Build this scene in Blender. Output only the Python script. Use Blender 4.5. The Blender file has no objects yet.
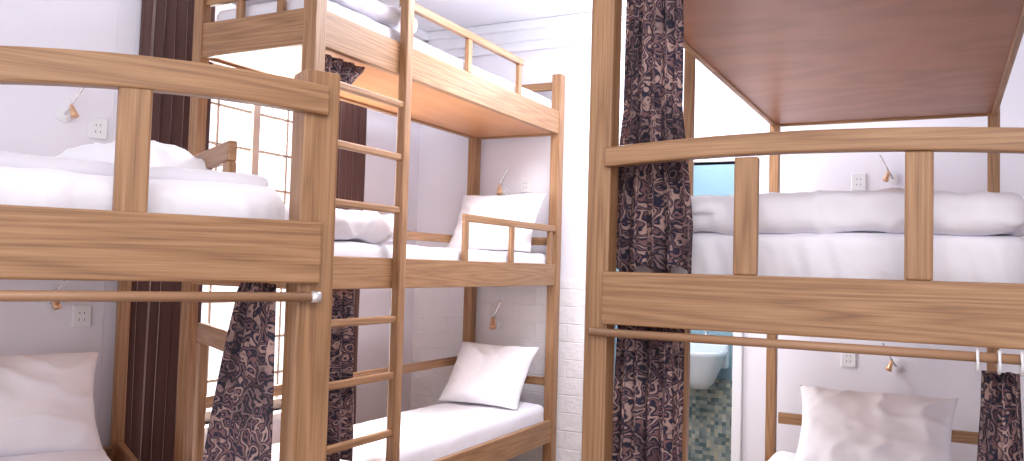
import bpy, bmesh, math, random
from math import sin, cos, pi, radians
from mathutils import Vector, Matrix, noise
random.seed(7)
CZ = 1.32
scn = bpy.context.scene
try:
    scn.view_settings.view_transform = 'Standard'
    scn.view_settings.look = 'None'
except Exception: pass

# ------------------------------------------------------------ helpers
def link(ob, parent=None):
    scn.collection.objects.link(ob)
    if parent: ob.parent = parent
    return ob
def empty(name, M=None):
    e = bpy.data.objects.new(name, None); e.empty_display_size = .1
    if M is not None: e.matrix_world = M
    return link(e)
def mesh_obj(name, bm, mat, parent=None, M=None, smooth=False, bevel=0):
    me = bpy.data.meshes.new(name); bm.to_mesh(me); bm.free()
    if smooth:
        for p in me.polygons: p.use_smooth = True
    for m in (mat if isinstance(mat, (list, tuple)) else [mat]): me.materials.append(m)
    ob = bpy.data.objects.new(name, me); link(ob, parent)
    if M is not None: ob.matrix_world = M
    if bevel:
        b = ob.modifiers.new('bevel', 'BEVEL'); b.width = bevel; b.segments = 2; b.limit_method = 'ANGLE'
    return ob
def newmat(name):
    m = bpy.data.materials.new(name); m.use_nodes = True
    nt = m.node_tree; return m, nt, nt.nodes['Principled BSDF']
def N(nt, t, **kw):
    n = nt.nodes.new(t)
    for k, v in kw.items():
        if k in n.inputs.keys(): n.inputs[k].default_value = v
        else: setattr(n, k, v)
    return n
def ramp(nt, stops):
    r = nt.nodes.new('ShaderNodeValToRGB'); cr = r.color_ramp
    while len(cr.elements) < len(stops): cr.elements.new(.5)
    for e, (p, c) in zip(cr.elements, stops): e.position = p; e.color = (*c, 1)
    return r

def wood(name, light, mid, dark, rough=.45, us=.55, vs=11, rings=9, wr=.42, wf=.75):
    m, nt, b = newmat(name); L = nt.links.new
    tc = N(nt, 'ShaderNodeTexCoord')
    mp = N(nt, 'ShaderNodeMapping'); mp.inputs['Scale'].default_value = (us, vs, 1)
    L(tc.outputs['UV'], mp.inputs[0])
    n1 = N(nt, 'ShaderNodeTexNoise', Scale=1.3, Detail=1.5); L(mp.outputs[0], n1.inputs['Vector'])
    mul = N(nt, 'ShaderNodeMath', operation='MULTIPLY'); L(n1.outputs['Fac'], mul.inputs[0]); mul.inputs[1].default_value = rings*2
    fr = N(nt, 'ShaderNodeMath', operation='PINGPONG'); L(mul.outputs[0], fr.inputs[0]); fr.inputs[1].default_value = 1
    mp2 = N(nt, 'ShaderNodeMapping'); mp2.inputs['Scale'].default_value = (7, 300, 1); L(tc.outputs['UV'], mp2.inputs[0])
    n2 = N(nt, 'ShaderNodeTexNoise', Scale=1.0, Detail=2.0); L(mp2.outputs[0], n2.inputs['Vector'])
    ad = N(nt, 'ShaderNodeMath', operation='MULTIPLY_ADD'); L(n2.outputs['Fac'], ad.inputs[0]); ad.inputs[1].default_value = wf
    m3 = N(nt, 'ShaderNodeMath', operation='MULTIPLY'); L(fr.outputs[0], m3.inputs[0]); m3.inputs[1].default_value = wr
    L(m3.outputs[0], ad.inputs[2])
    r = ramp(nt, [(.25, light), (.6, mid), (.95, dark)]); L(ad.outputs[0], r.inputs[0])
    L(r.outputs[0], b.inputs['Base Color']); b.inputs['Roughness'].default_value = rough
    bp = N(nt, 'ShaderNodeBump', Strength=.08, Distance=.002); L(ad.outputs[0], bp.inputs['Height']); L(bp.outputs[0], b.inputs['Normal'])
    return m
def fabric(name, col, rough=.9, bump=.15, scale=9, sheen=.2):
    m, nt, b = newmat(name); L = nt.links.new
    tc = N(nt, 'ShaderNodeTexCoord')
    n = N(nt, 'ShaderNodeTexNoise', Scale=scale, Detail=5.0, Distortion=1.2); L(tc.outputs['Object'], n.inputs['Vector'])
    bp = N(nt, 'ShaderNodeBump', Strength=bump, Distance=.02); L(n.outputs['Fac'], bp.inputs['Height']); L(bp.outputs[0], b.inputs['Normal'])
    b.inputs['Base Color'].default_value = (*col, 1); b.inputs['Roughness'].default_value = rough
    b.inputs['Sheen Weight'].default_value = sheen
    return m
def plain(name, col, rough=.5, metal=0):
    m, nt, b = newmat(name); b.inputs['Base Color'].default_value = (*col, 1)
    b.inputs['Roughness'].default_value = rough; b.inputs['Metallic'].default_value = metal
    n = N(nt, 'ShaderNodeTexNoise', Scale=60.0); bp = N(nt, 'ShaderNodeBump', Strength=.03, Distance=.001)
    nt.links.new(n.outputs['Fac'], bp.inputs['Height']); nt.links.new(bp.outputs[0], b.inputs['Normal'])
    return m

M_WOOD = wood('ash_wood', (.41, .228, .115), (.305, .155, .071), (.165, .077, .035), vs=12, rings=10, wr=.34)
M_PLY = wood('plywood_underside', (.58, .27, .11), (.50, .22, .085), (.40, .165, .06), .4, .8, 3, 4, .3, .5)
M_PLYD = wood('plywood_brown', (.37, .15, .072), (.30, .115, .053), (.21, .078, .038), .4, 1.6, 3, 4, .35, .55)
M_SHEET = fabric('white_cotton', (.82, .80, .87), bump=.3, scale=6, sheen=.1)
M_PILLOW = fabric('pillow_cotton', (.86, .84, .89), bump=.2, scale=5, sheen=.1)
M_BROWN = fabric('brown_drape', (.105, .05, .046), bump=.1, scale=30, sheen=.4)

def wall_mat(name, col, emboss=0):
    m, nt, b = newmat(name); L = nt.links.new
    tc = N(nt, 'ShaderNodeTexCoord')
    n = N(nt, 'ShaderNodeTexNoise', Scale=3.0, Detail=4.0); L(tc.outputs['Object'], n.inputs['Vector'])
    r = ramp(nt, [(.3, tuple(c*.97 for c in col)), (.7, col)]); L(n.outputs['Fac'], r.inputs[0]); L(r.outputs[0], b.inputs['Base Color'])
    b.inputs['Roughness'].default_value = .75
    if emboss:
        mp = N(nt, 'ShaderNodeMapping'); mp.inputs['Rotation'].default_value = (radians(90), 0, 0); L(tc.outputs['Object'], mp.inputs[0])
        v = N(nt, 'ShaderNodeTexBrick', Scale=1.0); L(mp.outputs[0], v.inputs['Vector']); v.inputs['Mortar Size'].default_value = .004
        v.inputs['Brick Width'].default_value = .20; v.inputs['Row Height'].default_value = .10
        v.inputs['Mortar Smooth'].default_value = .8
        nn = N(nt, 'ShaderNodeTexNoise', Scale=30.0, Detail=3.0); L(tc.outputs['Object'], nn.inputs['Vector'])
        am = N(nt, 'ShaderNodeMath', operation='MULTIPLY_ADD'); L(nn.outputs['Fac'], am.inputs[0]); am.inputs[1].default_value = -1.3; L(v.outputs['Fac'], am.inputs[2])
        bp = N(nt, 'ShaderNodeBump', Strength=emboss, Distance=.01, invert=True); L(am.outputs[0], bp.inputs['Height']); L(bp.outputs[0], b.inputs['Normal'])
    return m
M_WALL = wall_mat('white_plaster', (.85, .83, .90))
M_WALLE = wall_mat('white_embossed_tile', (.86, .85, .89), .5)
M_CEIL = wall_mat('ceiling_paint', (.86, .87, .92))

def paisley():
    m, nt, b = newmat('patterned_curtain_cloth'); L = nt.links.new
    tc = N(nt, 'ShaderNodeTexCoord')
    n = N(nt, 'ShaderNodeTexNoise', Scale=16.0, Detail=2.0); L(tc.outputs['UV'], n.inputs['Vector'])
    mix = N(nt, 'ShaderNodeMixRGB', blend_type='LINEAR_LIGHT'); mix.inputs[0].default_value = .09
    L(tc.outputs['UV'], mix.inputs[1]); L(n.outputs['Color'], mix.inputs[2])
    v = N(nt, 'ShaderNodeTexVoronoi', Scale=17.0, feature='F1'); L(mix.outputs[0], v.inputs['Vector'])
    s = N(nt, 'ShaderNodeMath', operation='MULTIPLY'); L(v.outputs['Distance'], s.inputs[0]); s.inputs[1].default_value = 5.4
    pp = N(nt, 'ShaderNodeMath', operation='PINGPONG'); L(s.outputs[0], pp.inputs[0]); pp.inputs[1].default_value = 1
    r = ramp(nt, [(.0, (.42, .27, .24)), (.26, (.32, .20, .185)), (.40, (.014, .012, .030)), (.72, (.018, .015, .038)), (.9, (.20, .10, .10))]); L(pp.outputs[0], r.inputs[0])
    n2 = N(nt, 'ShaderNodeTexNoise', Scale=7.0, Detail=1.0); L(tc.outputs['UV'], n2.inputs['Vector'])
    r2 = ramp(nt, [(.40, (.3, .28, .36)), (.52, (1, 1, 1))]); L(n2.outputs['Fac'], r2.inputs[0])
    mx = N(nt, 'ShaderNodeMixRGB', blend_type='MULTIPLY'); mx.inputs[0].default_value = .8; L(r.outputs[0], mx.inputs[1]); L(r2.outputs[0], mx.inputs[2])
    L(mx.outputs[0], b.inputs['Base Color']); b.inputs['Roughness'].default_value = .8
    return m
M_PAT = paisley()
M_PLASTIC = plain('white_plastic', (.82, .82, .85), .35)
M_BRASS = plain('brass', (.8, .5, .3), .35, .7)
M_DARK = plain('dark_plastic', (.1, .1, .11), .5)
M_CHROME = plain('chrome', (.8, .78, .8), .25, .6)

def beam(bm, x0, x1, y0, y1, z0, z1, ax='z', arch=None):
    uvl = bm.loops.layers.uv.verify()
    a = 'xyz'.index(ax); lo = [x0, y0, z0]; hi = [x1, y1, z1]
    o = [i for i in range(3) if i != a]
    n = 14 if arch else 1
    off = random.random()*50; offv = random.random()*50
    rings = []
    for k in range(n+1):
        t = lo[a] + (hi[a]-lo[a])*k/n
        dz = arch(t) if arch else 0
        ring = []
        for (i, j) in ((0, 0), (1, 0), (1, 1), (0, 1)):
            p = [0, 0, 0]; p[a] = t; p[o[0]] = (lo, hi)[i][o[0]]; p[o[1]] = (lo, hi)[j][o[1]]
            p[2] += dz + CZ
            ring.append(bm.verts.new(p))
        rings.append(ring)
    faces = []
    for k in range(n):
        for q in range(4):
            faces.append((bm.faces.new((rings[k][q], rings[k][(q+1) % 4], rings[k+1][(q+1) % 4], rings[k+1][q])), q))
    faces.append((bm.faces.new(rings[0][::-1]), 4)); faces.append((bm.faces.new(rings[-1]), 4))
    for f, q in faces:
        for l in f.loops:
            c = l.vert.co
            if q == 4: l[uvl].uv = (c[o[0]]*3+off, c[o[1]]+offv)
            elif q in (0, 2): l[uvl].uv = (c[a]+off, c[o[0]]+offv+q*.7)
            else: l[uvl].uv = (c[a]+off, c[o[1]]+offv+q*.7)
def beams(name, lst, mat, parent, bevel=.004):
    bm = bmesh.new()
    for b in lst: beam(bm, *b)
    bmesh.ops.recalc_face_normals(bm, faces=bm.faces)
    return mesh_obj(name, bm, mat, parent, bevel=bevel)
def wbox(name, x0, x1, y0, y1, z0, z1, mat, M=None, parent=None, bevel=0):
    bm = bmesh.new(); beam(bm, x0, x1, y0, y1, z0-CZ, z1-CZ, 'x'); bmesh.ops.recalc_face_normals(bm, faces=bm.faces)
    return mesh_obj(name, bm, mat, parent, M, bevel=bevel)
def tube(bm, pts, r, seg=10, cap=True):
    pts = [Vector(p) for p in pts]; rings = []
    rr = r if isinstance(r, (list, tuple)) else [r]*len(pts)
    ref = Vector((0.12, 0.2, 1)).normalized()
    for i, p in enumerate(pts):
        d = (pts[min(i+1, len(pts)-1)]-pts[max(i-1, 0)]).normalized()
        s = d.cross(ref)
        if s.length < .05: s = d.cross(Vector((1, 0, 0)))
        s.normalize(); t = s.cross(d).normalized()
        rings.append([bm.verts.new(p+(s*cos(2*pi*k/seg)+t*sin(2*pi*k/seg))*rr[i]) for k in range(seg)])
    for a, b in zip(rings, rings[1:]):
        for k in range(seg): bm.faces.new((a[k], a[(k+1) % seg], b[(k+1) % seg], b[k]))
    if cap: bm.faces.new(rings[0][::-1]); bm.faces.new(rings[-1])
def tube_obj(name, pts, r, mat, parent=None, M=None):
    bm = bmesh.new(); tube(bm, pts, r); bmesh.ops.recalc_face_normals(bm, faces=bm.faces)
    return mesh_obj(name, bm, mat, parent, M, smooth=True)

def soft_box(name, x0, x1, y0, y1, z0, z1, r, mat, M=None, amp=.006, freq=5, seed=0, lump=None, cuts=(26, 60, 8), flat_bottom=True, folds=0):
    bm = bmesh.new(); z0 += CZ; z1 += CZ
    lo = Vector((x0, y0, z0)); hi = Vector((x1, y1, z1)); nx, ny, nz = cuts
    vmap = {}
    def V(i, j, k):
        key = (i, j, k)
        if key not in vmap:
            vmap[key] = bm.verts.new((x0+(x1-x0)*i/nx, y0+(y1-y0)*j/ny, z0+(z1-z0)*k/nz))
        return vmap[key]
    for i in range(nx):
        for j in range(ny):
            for k in (0, nz): bm.faces.new([V(i, j, k), V(i+1, j, k), V(i+1, j+1, k), V(i, j+1, k)])
    for i in range(nx):
        for k in range(nz):
            for j in (0, ny): bm.faces.new([V(i, j, k), V(i+1, j, k), V(i+1, j, k+1), V(i, j, k+1)])
    for j in range(ny):
        for k in range(nz):
            for i in (0, nx): bm.faces.new([V(i, j, k), V(i, j+1, k), V(i, j+1, k+1), V(i, j, k+1)])
    for v in bm.verts:
        p = v.co.copy()
        inn = Vector([min(max(p[a], lo[a]+r), hi[a]-r) for a in range(3)])
        d = p-inn
        if d.length > 1e-6: p = inn + d.normalized()*r
        nn = (p-inn).normalized() if (p-inn).length > 1e-6 else Vector((0, 0, 0))
        q = Vector((p.x*freq+seed, p.y*freq*.8, p.z*freq*1.0+seed))
        w = noise.fractal(q, 1.0, 2.0, 3)
        ridge = (1-abs(noise.noise(q*1.6)))**7
        side = 1-abs(nn.z)
        fo = folds*side*(noise.noise(Vector((p.x*16+seed, p.y*16, p.z*2.5)))+.6*noise.noise(Vector((p.x*34+p.z*9, p.y*34, p.z*3))))
        if lump and p.z > (z0+z1)/2: p.z += lump(p.x, p.y)
        if not (flat_bottom and p.z < z0+.01): p += nn*(w*amp*.8 + (ridge-.2)*amp*.5 + fo)
        v.co = p
    bmesh.ops.recalc_face_normals(bm, faces=bm.faces)
    return mesh_obj(name, bm, mat, M=M, smooth=True)

def pillow(name, loc, W, H, T, rot, mat=None, seed=0, M=None):
    bm = bmesh.new(); n = 44; top = {}; bot = {}
    for i in range(n+1):
        for j in range(n+1):
            u = -1+2*i/n; v = -1+2*j/n
            f = max(0, (1-abs(u)**3.0)*(1-abs(v)**3.0))**.6
            x = W/2*u*(1-.09*(1-v*v)*abs(u)**2); y = H/2*v*(1-.09*(1-u*u)*abs(v)**2)
            q = Vector((u*2.0+seed, v*2.0, seed*1.7))
            wr = noise.fractal(q*1.1, 1, 2, 3)*.010 + ((1-abs(noise.noise(q*.9+Vector((5, 2, 0)))))**8)*.012
            edge = noise.noise(Vector((u*3+seed, v*3, 4)))*.008
            top[i, j] = bm.verts.new((x, y, T/2*f + wr*min(1, f*2)+edge))
            bot[i, j] = top[i, j] if i in (0, n) or j in (0, n) else bm.verts.new((x, y, -T/2*f*.8 + edge - .003))
    for i in range(n):
        for j in range(n):
            bm.faces.new((top[i, j], top[i+1, j], top[i+1, j+1], top[i, j+1]))
            bm.faces.new((bot[i, j], bot[i, j+1], bot[i+1, j+1], bot[i+1, j]))
    bmesh.ops.recalc_face_normals(bm, faces=bm.faces)
    R = Matrix.Rotation(radians(rot[2]), 4, 'Z') @ Matrix.Rotation(radians(rot[1]), 4, 'Y') @ Matrix.Rotation(radians(rot[0]), 4, 'X')
    MM = Matrix.Translation((loc[0], loc[1], loc[2]+CZ)) @ R
    if M is not None: MM = M @ MM
    return mesh_obj(name, bm, mat or M_PILLOW, M=MM, smooth=True)

def curtain(name, base, d, z0, z1, wfn, cfn, nf, amp, mat, M=None, seed=0, parent=None, cols=None, rows=50):
    bm = bmesh.new(); uvl = bm.loops.layers.uv.verify()
    nrm = Vector((-d[1], d[0])); cols = cols or nf*10; g = {}
    for i in range(cols+1):
        for j in range(rows+1):
            s = i/cols; t = j/rows
            c = cfn(t); w = wfn(t)
            sp = s + .03*noise.noise(Vector((s*4+seed, t*1.5, 0)))
            a = amp*(.75+.5*noise.noise(Vector((s*3, t*2, seed)))) * (.75+.35*t)
            along = c + (s-.5)*w; off = a*sin(2*pi*nf*sp + .7*noise.noise(Vector((t*2, seed, s*2))))
            along += .25*amp*sin(4*pi*nf*sp)
            zz = z1 + (z0-z1)*t + (.012*sin(2*pi*nf*s*.5+seed) if t > .98 else 0)
            g[i, j] = (bm.verts.new((base[0]+d[0]*along+nrm[0]*off, base[1]+d[1]*along+nrm[1]*off, zz+CZ)), (s*nf*.085, t*(z1-z0)))
    for i in range(cols):
        for j in range(rows):
            ks = ((i, j), (i+1, j), (i+1, j+1), (i, j+1))
            f = bm.faces.new([g[k][0] for k in ks])
            for l, k in zip(f.loops, ks): l[uvl].uv = (g[k][1][0]+seed, g[k][1][1])
    ob = mesh_obj(name, bm, mat, parent, M, smooth=True)
    s = ob.modifiers.new('thick', 'SOLIDIFY'); s.thickness = .003
    return ob

# ------------------------------------------------------------ room shell
H = 2.76
yB = 4.36
wbox('floor', -5, 2.2, -1.5, 6.2, -.08, 0, wood('floor_boards', (.40, .28, .2), (.32, .22, .15), (.22, .14, .1), .35))
wbox('ceiling', -5, 2.2, -.6, 6.2, H, H+.1, M_CEIL)
bmw = bmesh.new()
dx0, dx1, dz = -1.66, -.965, 1.90
for b in ((-3.05, dx0, yB, yB+.1, -CZ, H-CZ), (dx1, 2.0, yB, yB+.1, -CZ, H-CZ), (dx0, dx1, yB, yB+.1, dz-CZ, H-CZ)): beam(bmw, *b, 'x')
bmesh.ops.recalc_face_normals(bmw, faces=bmw.faces); mesh_obj('wall_back', bmw, M_WALL)
wbox('wall_back_tile_dado', -2.95, dx0-.07, yB-.012, yB, .09, 1.25, M_WALLE)
wx = -2.95; wy0, wy1, wz0, wz1 = 2.52, 3.46, -.75, 1.08
bmw = bmesh.new()
for b in ((wx-.1, wx, 2.18, wy0, -CZ, H-CZ), (wx-.1, wx, wy1, yB, -CZ, H-CZ), (wx-.1, wx, wy0, wy1, -CZ, wz0), (wx-.1, wx, wy0, wy1, wz1, H-CZ)): beam(bmw, *b, 'y')
bmesh.ops.recalc_face_normals(bmw, faces=bmw.faces); mesh_obj('wall_left', bmw, M_WALL)
wbox('wall_right', 1.9, 2.0, -.5, yB, 0, H, M_WALL)
bmw = bmesh.new()
for k, (a, hgt) in enumerate(((.03, .16), (.06, .11), (.10, .05))):
    beam(bmw, wx, 1.9, yB-a, yB-.0005, H-CZ-hgt, H-CZ-.0005, 'x')
    beam(bmw, wx+.0005, wx+a, 2.2, yB-.001, H-CZ-hgt, H-CZ-.0005, 'y')
bmesh.ops.recalc_face_normals(bmw, faces=bmw.faces); mesh_obj('trim_1', bmw, M_CEIL, bevel=.008)
wbox('baseboard_back', wx, dx0-.07, yB-.015, yB, 0, .09, M_CEIL)
bmw = bmesh.new()
for b in ((dx0-.06, dx0, yB-.02, yB+.11, -CZ, dz-CZ+.06), (dx1, dx1+.05, yB-.02, yB+.11, -CZ, dz-CZ+.06), (dx0, dx1, yB-.02, yB+.11, dz-CZ, dz-CZ+.06)): beam(bmw, *b, 'z')
bmesh.ops.recalc_face_normals(bmw, faces=bmw.faces); mesh_obj('trim_2', bmw, M_CEIL, bevel=.006)
win = empty('window_1')
M_FRAME = plain('window_frame_paint', (.40, .32, .27), .6)
wl = []
for (a, b) in ((wy0, wy0+.05), (wy1-.05, wy1), ((wy0+wy1)/2-.022, (wy0+wy1)/2+.022)): wl.append((wx-.08, wx-.03, a, b, wz0, wz1, 'z'))
for (a, b) in ((wz0, wz0+.05), (wz1-.05, wz1)): wl.append((wx-.08, wx-.03, wy0, wy1, a, b, 'y'))
for k in range(1, 10):
    zz = wz0+(wz1-wz0)*k/10; wl.append((wx-.065, wx-.045, wy0, wy1, zz-.007, zz+.007, 'y'))
for yy in (wy0+.24, wy1-.24): wl.append((wx-.065, wx-.045, yy-.007, yy+.007, wz0, wz1, 'z'))
beams('casement', wl, M_FRAME, win, .003)
bm = bmesh.new(); beam(bm, wx-.10, wx+.06, wy0-.04, wy1+.04, wz0-.03, wz0, 'y'); mesh_obj('sill', bm, M_CEIL, win)

# bathroom
def mosaic():
    m, nt, b = newmat('mosaic_tiles'); L = nt.links.new
    tc = N(nt, 'ShaderNodeTexCoord'); mp = N(nt, 'ShaderNodeMapping'); mp.inputs['Rotation'].default_value = (radians(90), 0, 0); L(tc.outputs['Object'], mp.inputs[0])
    sn = N(nt, 'ShaderNodeVectorMath', operation='SNAP'); L(mp.outputs[0], sn.inputs[0]); sn.inputs[1].default_value = (.025, .025, .025)
    wn = N(nt, 'ShaderNodeTexWhiteNoise'); L(sn.outputs[0], wn.inputs['Vector'])
    r = ramp(nt, [(.0, (.50, .45, .33)), (.4, (.28, .32, .30)), (.7, (.10, .15, .16)), (1, (.6, .57, .48))]); L(wn.outputs['Value'], r.inputs[0])
    L(r.outputs[0], b.inputs['Base Color']); b.inputs['Roughness'].default_value = .2
    return m
M_TEAL = wall_mat('teal_bathroom_tile', (.34, .46, .52))
wbox('wall_bathroom_back', -1.9, -.6, 5.5, 5.6, 0, H, M_TEAL)
wbox('wall_bathroom_dado', -1.9, -.6, 5.47, 5.5, 0, .62, mosaic())
wbox('wall_bathroom_left', -1.9, -1.8, yB+.1, 5.5, 0, H, M_TEAL)
wbox('wall_bathroom_right', -.7, -.6, yB+.1, 5.5, 0, H, M_TEAL)
def lathe(bm, prof, cx, cy, sx=1, sy=1, seg=28):
    rings = [[bm.verts.new((cx+r*sx*cos(2*pi*k/seg), cy+r*sy*sin(2*pi*k/seg), z)) for k in range(seg)] for r, z in prof]
    for a, b in zip(rings, rings[1:]):
        for k in range(seg): bm.faces.new((a[k], a[(k+1) % seg], b[(k+1) % seg], b[k]))
    bm.faces.new(rings[0][::-1]); bm.faces.new(rings[-1])
sk = empty('wall_sink')
M_CER = plain('white_ceramic', (.85, .87, .9), .15)
bm = bmesh.new()
lathe(bm, [(.06, .58), (.09, .62), (.13, .71), (.16, .79), (.17, .815), (.155, .82), (.14, .80), (.09, .74), (.03, .725)], -1.38, 5.29, 1, 1.05)
bmesh.ops.recalc_face_normals(bm, faces=bm.faces)
mesh_obj('basin', bm, M_CER, sk, smooth=True)
bm = bmesh.new(); beam(bm, -1.53, -1.23, 5.40, 5.468, .70-CZ, .86-CZ, 'x'); mesh_obj('back_ledge', bm, M_CER, sk, bevel=.015)
bm = bmesh.new(); tube(bm, [(-1.38, 5.42, .86), (-1.38, 5.42, .95), (-1.38, 5.38, .98), (-1.38, 5.32, .96)], .012); mesh_obj('tap', bm, M_CHROME, sk, smooth=True)

# ------------------------------------------------------------ central triple bunk
def bed_levels(lst, x0, x1, y0, y1, levels, th=.03):
    for zb, zt in levels:
        lst += [(x0, x1, y0+.005, y0+.005+th, zb, zt, 'x'), (x0, x1, y1-.005-th, y1-.005, zb, zt, 'x'),
                (x0+.005, x0+.005+th, y0+.03, y1-.03, zb, zt, 'y'), (x1-.005-th, x1-.005, y0+.03, y1-.03, zb, zt, 'y')]
P = .058
cb = empty('bunk_bed')
X0, X1, Y0, Y1 = -2.53, -1.93, 2.19, 4.31
L_ = []
for x in (X0, X1-P):
    for y in (Y0, Y1-P):
        q = P if (x > -2 or y > 3) else .045
        L_.append((x, x+q, y, y+q, -CZ, 1.10 if y > 3 else (1.35 if x > -2 else 1.0), 'z'))
lev = [(-.97, -.85), (-.10, .02), (.755, .885)]
bed_levels(L_, X0+.006, X1-.002, Y0+.002, Y1-.002, lev)
f0, f1 = X1-.034, X1-.008
for (ya, yb, zr, zb, sl) in ((3.26, 4.25, .235, .02, (3.26, 3.72, 4.18)), (2.72, 3.80, 1.075, .885, (2.74, 3.24, 3.75))):
    L_.append((f0, f1, ya, yb, zr-.035, zr, 'y'))
    for s in sl: L_.append((f0+.002, f1-.002, s, s+.035, zb, zr-.035, 'z'))
for z in (.17, -.53, 1.05): L_.append((X0+.012, X0+.035, Y0+P, Y1-P, z-.045, z, 'y'))
for z in (.17, -.62, 1.06): L_.append((X0+P, X1-P, Y1-.04, Y1-.015, z-.045, z, 'x'))
L_.append((X0+.045, X1-P, Y0+.015, Y0+.04, .955, .995, 'x'))
for x in (-2.33, -2.13): L_.append((x, x+.03, Y0+.017, Y0+.038, .885, .955, 'z'))
beams('frame', L_, M_WOOD, cb)
beams('base_panels', [(X0+.03, X1-.036, Y0+.03, Y1-.03, z, z+.015, 'y') for z in (-.93, -.075, .765)], M_PLY, cb, 0)
LY = 2.72
lad = [(X1-.012, X1+.028, LY-.02, LY+.025, -CZ, 1.35, 'z')]
for z in (.63, .42, .21, -.22, -.44, -.665, -.89): lad.append((X1-.006, X1+.020, Y0+.03, LY-.015, z-.014, z+.014, 'y'))
beams('ladder', lad, M_WOOD, cb, .006)

soft_box('mattress', X0+.045, X1-.045, Y0+.05, Y1-.05, -.914, -.765, .035, M_SHEET, seed=1, amp=.006)
soft_box('mattress', X0+.045, X1-.045, Y0+.05, Y1-.05, -.059, .075, .035, M_SHEET, seed=2, amp=.006)
soft_box('mattress', X0+.045, X1-.045, Y0+.05, Y1-.05, .786, .955, .035, M_SHEET, seed=3, amp=.006)
soft_box('duvet', X0+.06, X1-.05, 2.36, 2.86, .083, .19, .05, M_SHEET, seed=8, amp=.028, freq=5, cuts=(40, 40, 12), flat_bottom=False, folds=.008)
soft_box('duvet', X0+.06, X1-.05, 2.3, 2.9, .968, 1.05, .04, M_SHEET, seed=9, amp=.018, freq=5, cuts=(40, 40, 12), flat_bottom=False)
pillow('pillow', (-2.24, 4.06, -.60), .50, .40, .15, (52, 0, 0), seed=3)
pillow('pillow', (-2.24, 4.09, .245), .54, .38, .13, (62, 0, 0), seed=6)

# ------------------------------------------------------------ right triple bunk
rb = empty('bunk_bed')
RX0, RX1, RY0, RY1 = -.735, .205, 1.78, 4.05
RP = .056
L_ = []
for x in (RX0, RX1):
    for y, pp in ((RY0, RP), (RY1-.045, .045)):
        xa = x if x < 0 else RX1-pp
        L_.append((xa, xa+pp, y, y+pp, -CZ, 1.25, 'z'))
bed_levels(L_, RX0+.004, RX1-.004, RY0+.0, RY1-.002, [(-.99, -.87), (.695, .80)], th=.02)
L_ += [(RX0+.045, RX1-.01, RY0-.012, RY0+.02, -.125, -.005, 'x'),
       (RX0+.004, RX1-.004, RY1-.037, RY1-.007, -.125, -.005, 'x'),
       (RX0+.009, RX0+.036, RY0+RP, RY1-RP, -.125, -.005, 'y'), (RX1-.036, RX1-.009, RY0+RP, RY1-RP, -.125, -.005, 'y')]
xm = (RX0+RX1)/2
archr = lambda x: .020*(1-((x-xm)/.46)**2)-.002
L_.append((RX0+.045, RX1-.01, RY0-.014, RY0+.018, .232, .277, 'x', archr))
for s in (-.372, -.044): L_.append((s-.025, s+.025, RY0-.008, RY0+.012, -.005, .245, 'z'))
L_.append((RX0+RP, RX1-RP, RY1-.04, RY1-.015, -.69, -.64, 'x'))
L_.append((RX0-.028, RX0+.003, 2.65, 2.685, -CZ, 1.25, 'z'))
beams('frame', L_, M_WOOD, rb)
beams('base_panels', [(RX0+.034, RX1-.034, RY0+.034, RY1-.03, z, z+.015, 'y') for z in (-.94, -.095)], M_PLY, rb, 0)
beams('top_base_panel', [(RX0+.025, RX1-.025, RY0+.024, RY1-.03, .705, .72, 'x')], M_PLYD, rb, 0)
M_ROD = plain('rod_wood', (.36, .20, .11), .4)
tube_obj('curtain_rod', [(RX0+.02, RY0-.012, -.143+CZ), (RX1-.02, RY0-.012, -.143+CZ)], .0095, M_ROD, rb)

soft_box('mattress', RX0+.05, RX1-.05, RY0+.135, RY1-.06, -.078, .092, .03, M_SHEET, seed=11, amp=.007, cuts=(120, 70, 16), freq=5, folds=.014)
soft_box('duvet', RX0+.055, RX1-.055, RY0+.125, 3.3, .09, .178, .035, M_SHEET, seed=13, amp=.016, cuts=(100, 70, 12), freq=5, folds=.012,
         lump=lambda x, y: .016*noise.noise(Vector((x*3, y*2, 2))) + .01*min(1, (y-1.8)), flat_bottom=False)
soft_box('mattress', RX0+.05, RX1-.05, RY0+.05, RY1-.06, -.923, -.80, .035, M_SHEET, seed=15, amp=.006)
soft_box('mattress', RX0+.05, RX1-.05, RY0+.05, RY1-.06, .735, .88, .035, M_SHEET, seed=16, amp=.006)
pillow('pillow', (-.255, 3.74, -.655), .62, .44, .17, (50, 0, 0), seed=21)
pillow('pillow', (.0, 3.66, .25), .30, .6, .15, (12, 0, 80), seed=22)

# ------------------------------------------------------------ left double bunk (turned)
P1 = Vector((-.9935, 1.1736)); ang = math.atan2(.871, .4912)
ML = Matrix.Translation((P1.x, P1.y, 0)) @ Matrix.Rotation(ang, 4, 'Z')
lb = empty('bunk_bed', ML)
LW, LL = .86, 2.14
def lbeams(name, lst, mat, bevel=.004): return beams(name, lst, mat, lb, bevel)
L_ = []
for (x, y, p) in ((-.047, 0, .067), (-LW, 0, .067), (-.047, LL-.045, .045), (-LW, LL-.045, .045)):
    L_.append((x, x+p, y, y+p, -CZ, .345 if y < 1 else .28, 'z'))
archl = lambda x: (.08*(-x)-.2*x*x) if x < 0 else 0
L_ += [(-LW+.01, -.004, -.014, .018, .262, .316, 'x', archl),
       (-LW+.01, -.010, -.016, .02, -.04, .07, 'x'),
       (-LW+.01, -.005, LL-.04, LL-.008, -.04, .07, 'x'), (-LW+.01, -.005, LL-.04, LL-.008, .22, .27, 'x'),
       (-.030, -.004, .06, LL-.04, -.04, .07, 'y'), (-LW+.008, -LW+.035, .06, LL-.04, -.04, .07, 'y'),
       (-.35, -.30, -.010, .012, .06, .285, 'z'), (-.69, -.64, -.010, .012, .06, .25, 'z')]
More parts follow.
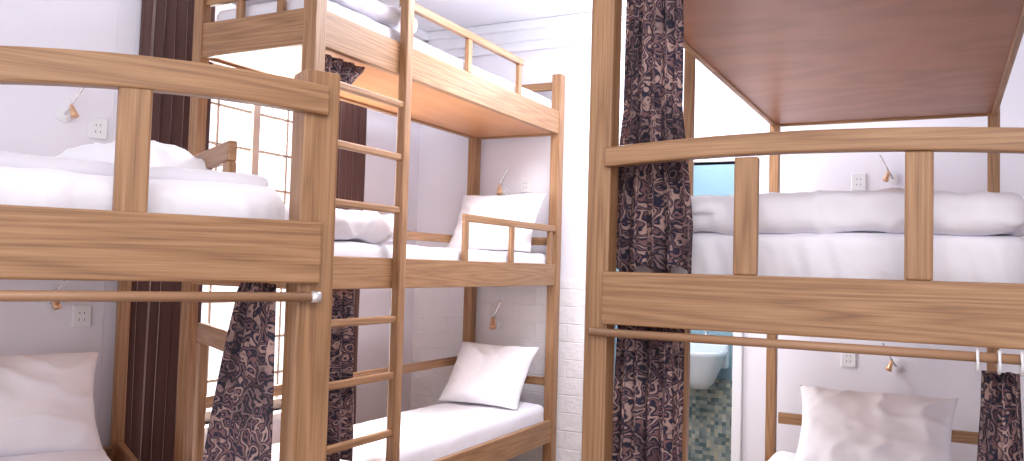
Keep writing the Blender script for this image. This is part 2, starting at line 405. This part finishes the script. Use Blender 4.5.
for (zr, zb, ya, ye) in ((.285, .07, .60, 1.15), (-.17, -.72, .50, .84)):
    L_ += [(-.028, -.006, ya, ye, zr-.05, zr, 'y'), (-.028, -.006, ya, ya+.05, zb, zr-.05, 'z'), (-.028, -.006, ye-.04, ye, zb, zr-.05, 'z')]
L_ += [(-LW+.01, -.005, .005, .035, -.86, -.74, 'x'), (-LW+.01, -.005, LL-.04, LL-.008, -.86, -.74, 'x'),
       (-.030, -.004, .06, LL-.04, -.84, -.72, 'y'), (-LW+.008, -LW+.035, .06, LL-.04, -.84, -.72, 'y')]
lbeams('frame', L_, M_WOOD)
lbeams('base_panels', [(-LW+.037, -.032, .03, LL-.045, z, z+.012, 'y') for z in (-.03, -.82)], M_PLY, 0)
tube_obj('curtain_rod', [(-LW+.01, -.014, -.064+CZ), (-.012, -.014, -.064+CZ)], .0085, M_ROD, lb)
tube_obj('rod_bracket', [(-.026, -.014, -.064+CZ), (-.010, -.014, -.064+CZ)], .0105, M_CHROME, lb)

soft_box('mattress', -LW+.045, -.045, .05, LL-.06, -.016, .135, .045, M_SHEET, M=ML, seed=31, amp=.009, cuts=(120, 60, 16), freq=5, folds=.014)
soft_box('duvet', -LW+.05, -.05, .16, 1.7, .130, .165, .0175, M_SHEET, M=ML, seed=33, amp=.008, cuts=(60, 60, 8), flat_bottom=False)
pillow('pillow', (-.17, .98, .235), .30, .42, .13, (8, 0, 12), seed=35, M=ML)
soft_box('mattress', -LW+.045, -.11, .05, LL-.06, -.806, -.66, .035, M_SHEET, M=ML, seed=36, amp=.006)
pillow('pillow', (-.42, 1.84, -.515), .60, .42, .15, (50, 0, 0), seed=38, M=ML)

wbox('wall_oblique', -2.6, 0.0, 2.2, 2.3, 0, H, M_WALL, M=ML)

# ------------------------------------------------------------ curtains
curtain('window_drape', (-2.86, 2.41), (0, 1), -1.26, 1.36, lambda t: .36+.02*sin(3*t), lambda t: -.03*t, 7, .033, M_BROWN, seed=2)
curtain('window_drape', (-2.86, 3.52), (0, 1), -1.26, 1.36, lambda t: .30, lambda t: 0, 6, .035, M_BROWN, seed=5)
tube_obj('drape_rod', [(-2.86, 2.25, 1.375+CZ), (-2.86, 3.75, 1.375+CZ)], .012, M_BRASS)
def wr(t): return .135 + .070*max(0, min(1, (t-.45)/.4))
curtain('bed_curtain', (-.612, 1.866), (1, 0), .000, .69, wr, lambda t: .004*max(0, min(1, (t-.45)/.4)), 5, .022, M_PAT, seed=1, cols=90)
curtain('bed_curtain', (-.605, 1.866), (1, 0), -1.15, -.13, lambda t: .16+.02*t, lambda t: .0, 5, .024, M_PAT, seed=4, cols=90)
curtain('bed_curtain', (.095, 1.84), (1, 0), -1.15, -.175, lambda t: .06+.09*t, lambda t: 0, 3, .022, M_PAT, seed=6)
curtain('bed_curtain', (-.068, .17), (0, 1), -1.2, -.045, lambda t: .22+.38*min(1, t*1.9)**.8, lambda t: .19*min(1, t*1.9)**.8, 6, .017, M_PAT, M=ML, seed=8)
curtain('bed_curtain', (-1.995, 2.40), (0, 1), -.745, -.105, lambda t: .26+.06*t, lambda t: 0, 4, .022, M_PAT, seed=11)
curtain('bed_curtain', (-1.995, 2.42), (0, 1), .66, .75, lambda t: .26-.10*t, lambda t: -.04*t, 4, .022, M_PAT, seed=12, rows=12)
bm = bmesh.new()
for k in range(3):
    x = .055+.035*k
    pts = [(x, RY0-.012+.020*cos(a), -.15+CZ+.020*sin(a)) for a in [2*pi*i/18 for i in range(19)]]
    tube(bm, pts, .003, 6, False)
mesh_obj('curtain_rings', bm, M_PLASTIC, smooth=True)

# ------------------------------------------------------------ reading lamps and outlets
def reading_lamp(x, y, z, M=None, s=1.0, flip=1):
    MM = Matrix.Translation((x, y, z+CZ)) @ Matrix.Scale(s, 4)
    if M is not None: MM = M @ MM
    e = empty('reading_lamp', MM)
    bm = bmesh.new()
    tube(bm, [(0, 0, 0), (0, -.012, 0)], .028, 20); tube(bm, [(0, -.012, 0), (0, -.022, 0)], .018, 20)
    mesh_obj('wall_plate', bm, M_PLASTIC, e, smooth=False)
    bm = bmesh.new(); pts = []
    for i in range(26):
        t = i/25; a = -pi*.5 + t*1.65*pi
        pts.append((flip*(.028+.028*cos(a+pi*.5+pi)), -.022-.05*sin(min(1, t*2)*pi/2), .055+.055*sin(a)))
    tube(bm, pts, .0045, 8)
    mesh_obj('gooseneck', bm, M_CHROME, e, smooth=True)
    end = Vector(pts[-1]); bm = bmesh.new()
    tube(bm, [end, end+Vector((flip*.004, -.006, -.015)), end+Vector((flip*.010, -.014, -.035)), end+Vector((flip*.014, -.018, -.046))], [.006, .010, .013, .015], 16)
    mesh_obj('lamp_head', bm, M_BRASS, e, smooth=True)
def outlet(x, y, z, M=None):
    MM = Matrix.Translation((x, y, z+CZ))
    if M is not None: MM = M @ MM
    e = empty('wall_outlet', MM)
    bm = bmesh.new(); beam(bm, -.034, .034, -.009, 0, -.043-CZ, .043-CZ, 'x'); bmesh.ops.recalc_face_normals(bm, faces=bm.faces)
    mesh_obj('plate', bm, M_PLASTIC, e, bevel=.004)
    bm = bmesh.new()
    for (a, b) in ((-.008, .012), (.008, .012), (-.009, -.014), (.009, -.014)):
        beam(bm, a-.0014, a+.0014, -.0102, -.0085, b-.004-CZ, b+.004-CZ, 'x')
    bmesh.ops.recalc_face_normals(bm, faces=bm.faces)
    mesh_obj('slots', bm, M_DARK, e)
reading_lamp(-2.34, yB, .44, s=1.2); outlet(-2.19, yB, .48)
reading_lamp(-2.35, yB-.012, -.34, s=1.3)
reading_lamp(-.22, yB, .47, s=1.0, flip=-1); outlet(-.372, yB, .46)
reading_lamp(-.20, yB, -.42, s=1.0, flip=-1); outlet(-.41, yB, -.40)
reading_lamp(-.255, 2.2, .54, M=ML); outlet(-.136, 2.2, .50, M=ML)
reading_lamp(-.28, 2.2, -.19, M=ML); outlet(-.16, 2.2, -.24, M=ML)

# ------------------------------------------------------------ lights
def area(name, loc, tgt, size, power, col, sy=None):
    l = bpy.data.lights.new(name, 'AREA'); l.size = size; l.energy = power; l.color = col
    if sy: l.shape = 'RECTANGLE'; l.size_y = sy
    o = bpy.data.objects.new(name, l); link(o); o.location = loc
    o.rotation_euler = (Vector(tgt)-Vector(loc)).to_track_quat('-Z', 'Y').to_euler(); return o
area('overhead_fill', (.1, .1, 2.6), (-1.2, 2.6, 1.0), 1.4, 34, (1, .97, .95))  # added fill above the camera, stands in for an unseen ceiling lamp
area('overhead_fill_far', (-1.2, 3.2, 2.68), (-1.2, 3.2, 0), .9, 50, (.94, .95, 1))  # added fill to brighten the rear of the room, no actual fixture
area('daylight_window', (-3.6, 3.0, 1.7), (-1.5, 3.0, 1.3), 1.8, 300, (1, .985, .975), 2.4)
for n, loc, e, c in (('bathroom_fill', (-1.25, 4.9, 2.5), 25, (.93, .98, 1)), ('wall_bulb', (-1.45, 4.15, 2.42), 10, (.85, .9, 1))):  # the bathroom one is an unseen light added to brighten that room
    l = bpy.data.lights.new(n, 'POINT'); l.energy = e; l.color = c; l.shadow_soft_size = .06
    o = bpy.data.objects.new(n, l); link(o); o.location = loc
s = bpy.data.lights.new('sun', 'SUN'); s.energy = 3.0; s.angle = radians(6); s.color = (1, .96, .92)
so = bpy.data.objects.new('sun', s); link(so); so.rotation_euler = Vector((1.0, -.35, -.55)).to_track_quat('-Z', 'Y').to_euler()
w = bpy.data.worlds.new('sky'); scn.world = w; w.use_nodes = True
bg = w.node_tree.nodes['Background']; bg.inputs[0].default_value = (.95, .94, 1.0, 1); bg.inputs[1].default_value = 1.6

# ------------------------------------------------------------ camera
cam = bpy.data.cameras.new('camera'); cam.sensor_width = 36; cam.lens = 36*830/1024; cam.clip_start = .02
co = bpy.data.objects.new('camera', cam); link(co)
R = Matrix.Rotation(radians(27.55), 4, 'Z') @ Matrix.Rotation(radians(90+2.48), 4, 'X') @ Matrix.Rotation(.028, 4, 'Z')
co.matrix_world = Matrix.Translation((0, 0, CZ)) @ R
scn.camera = co
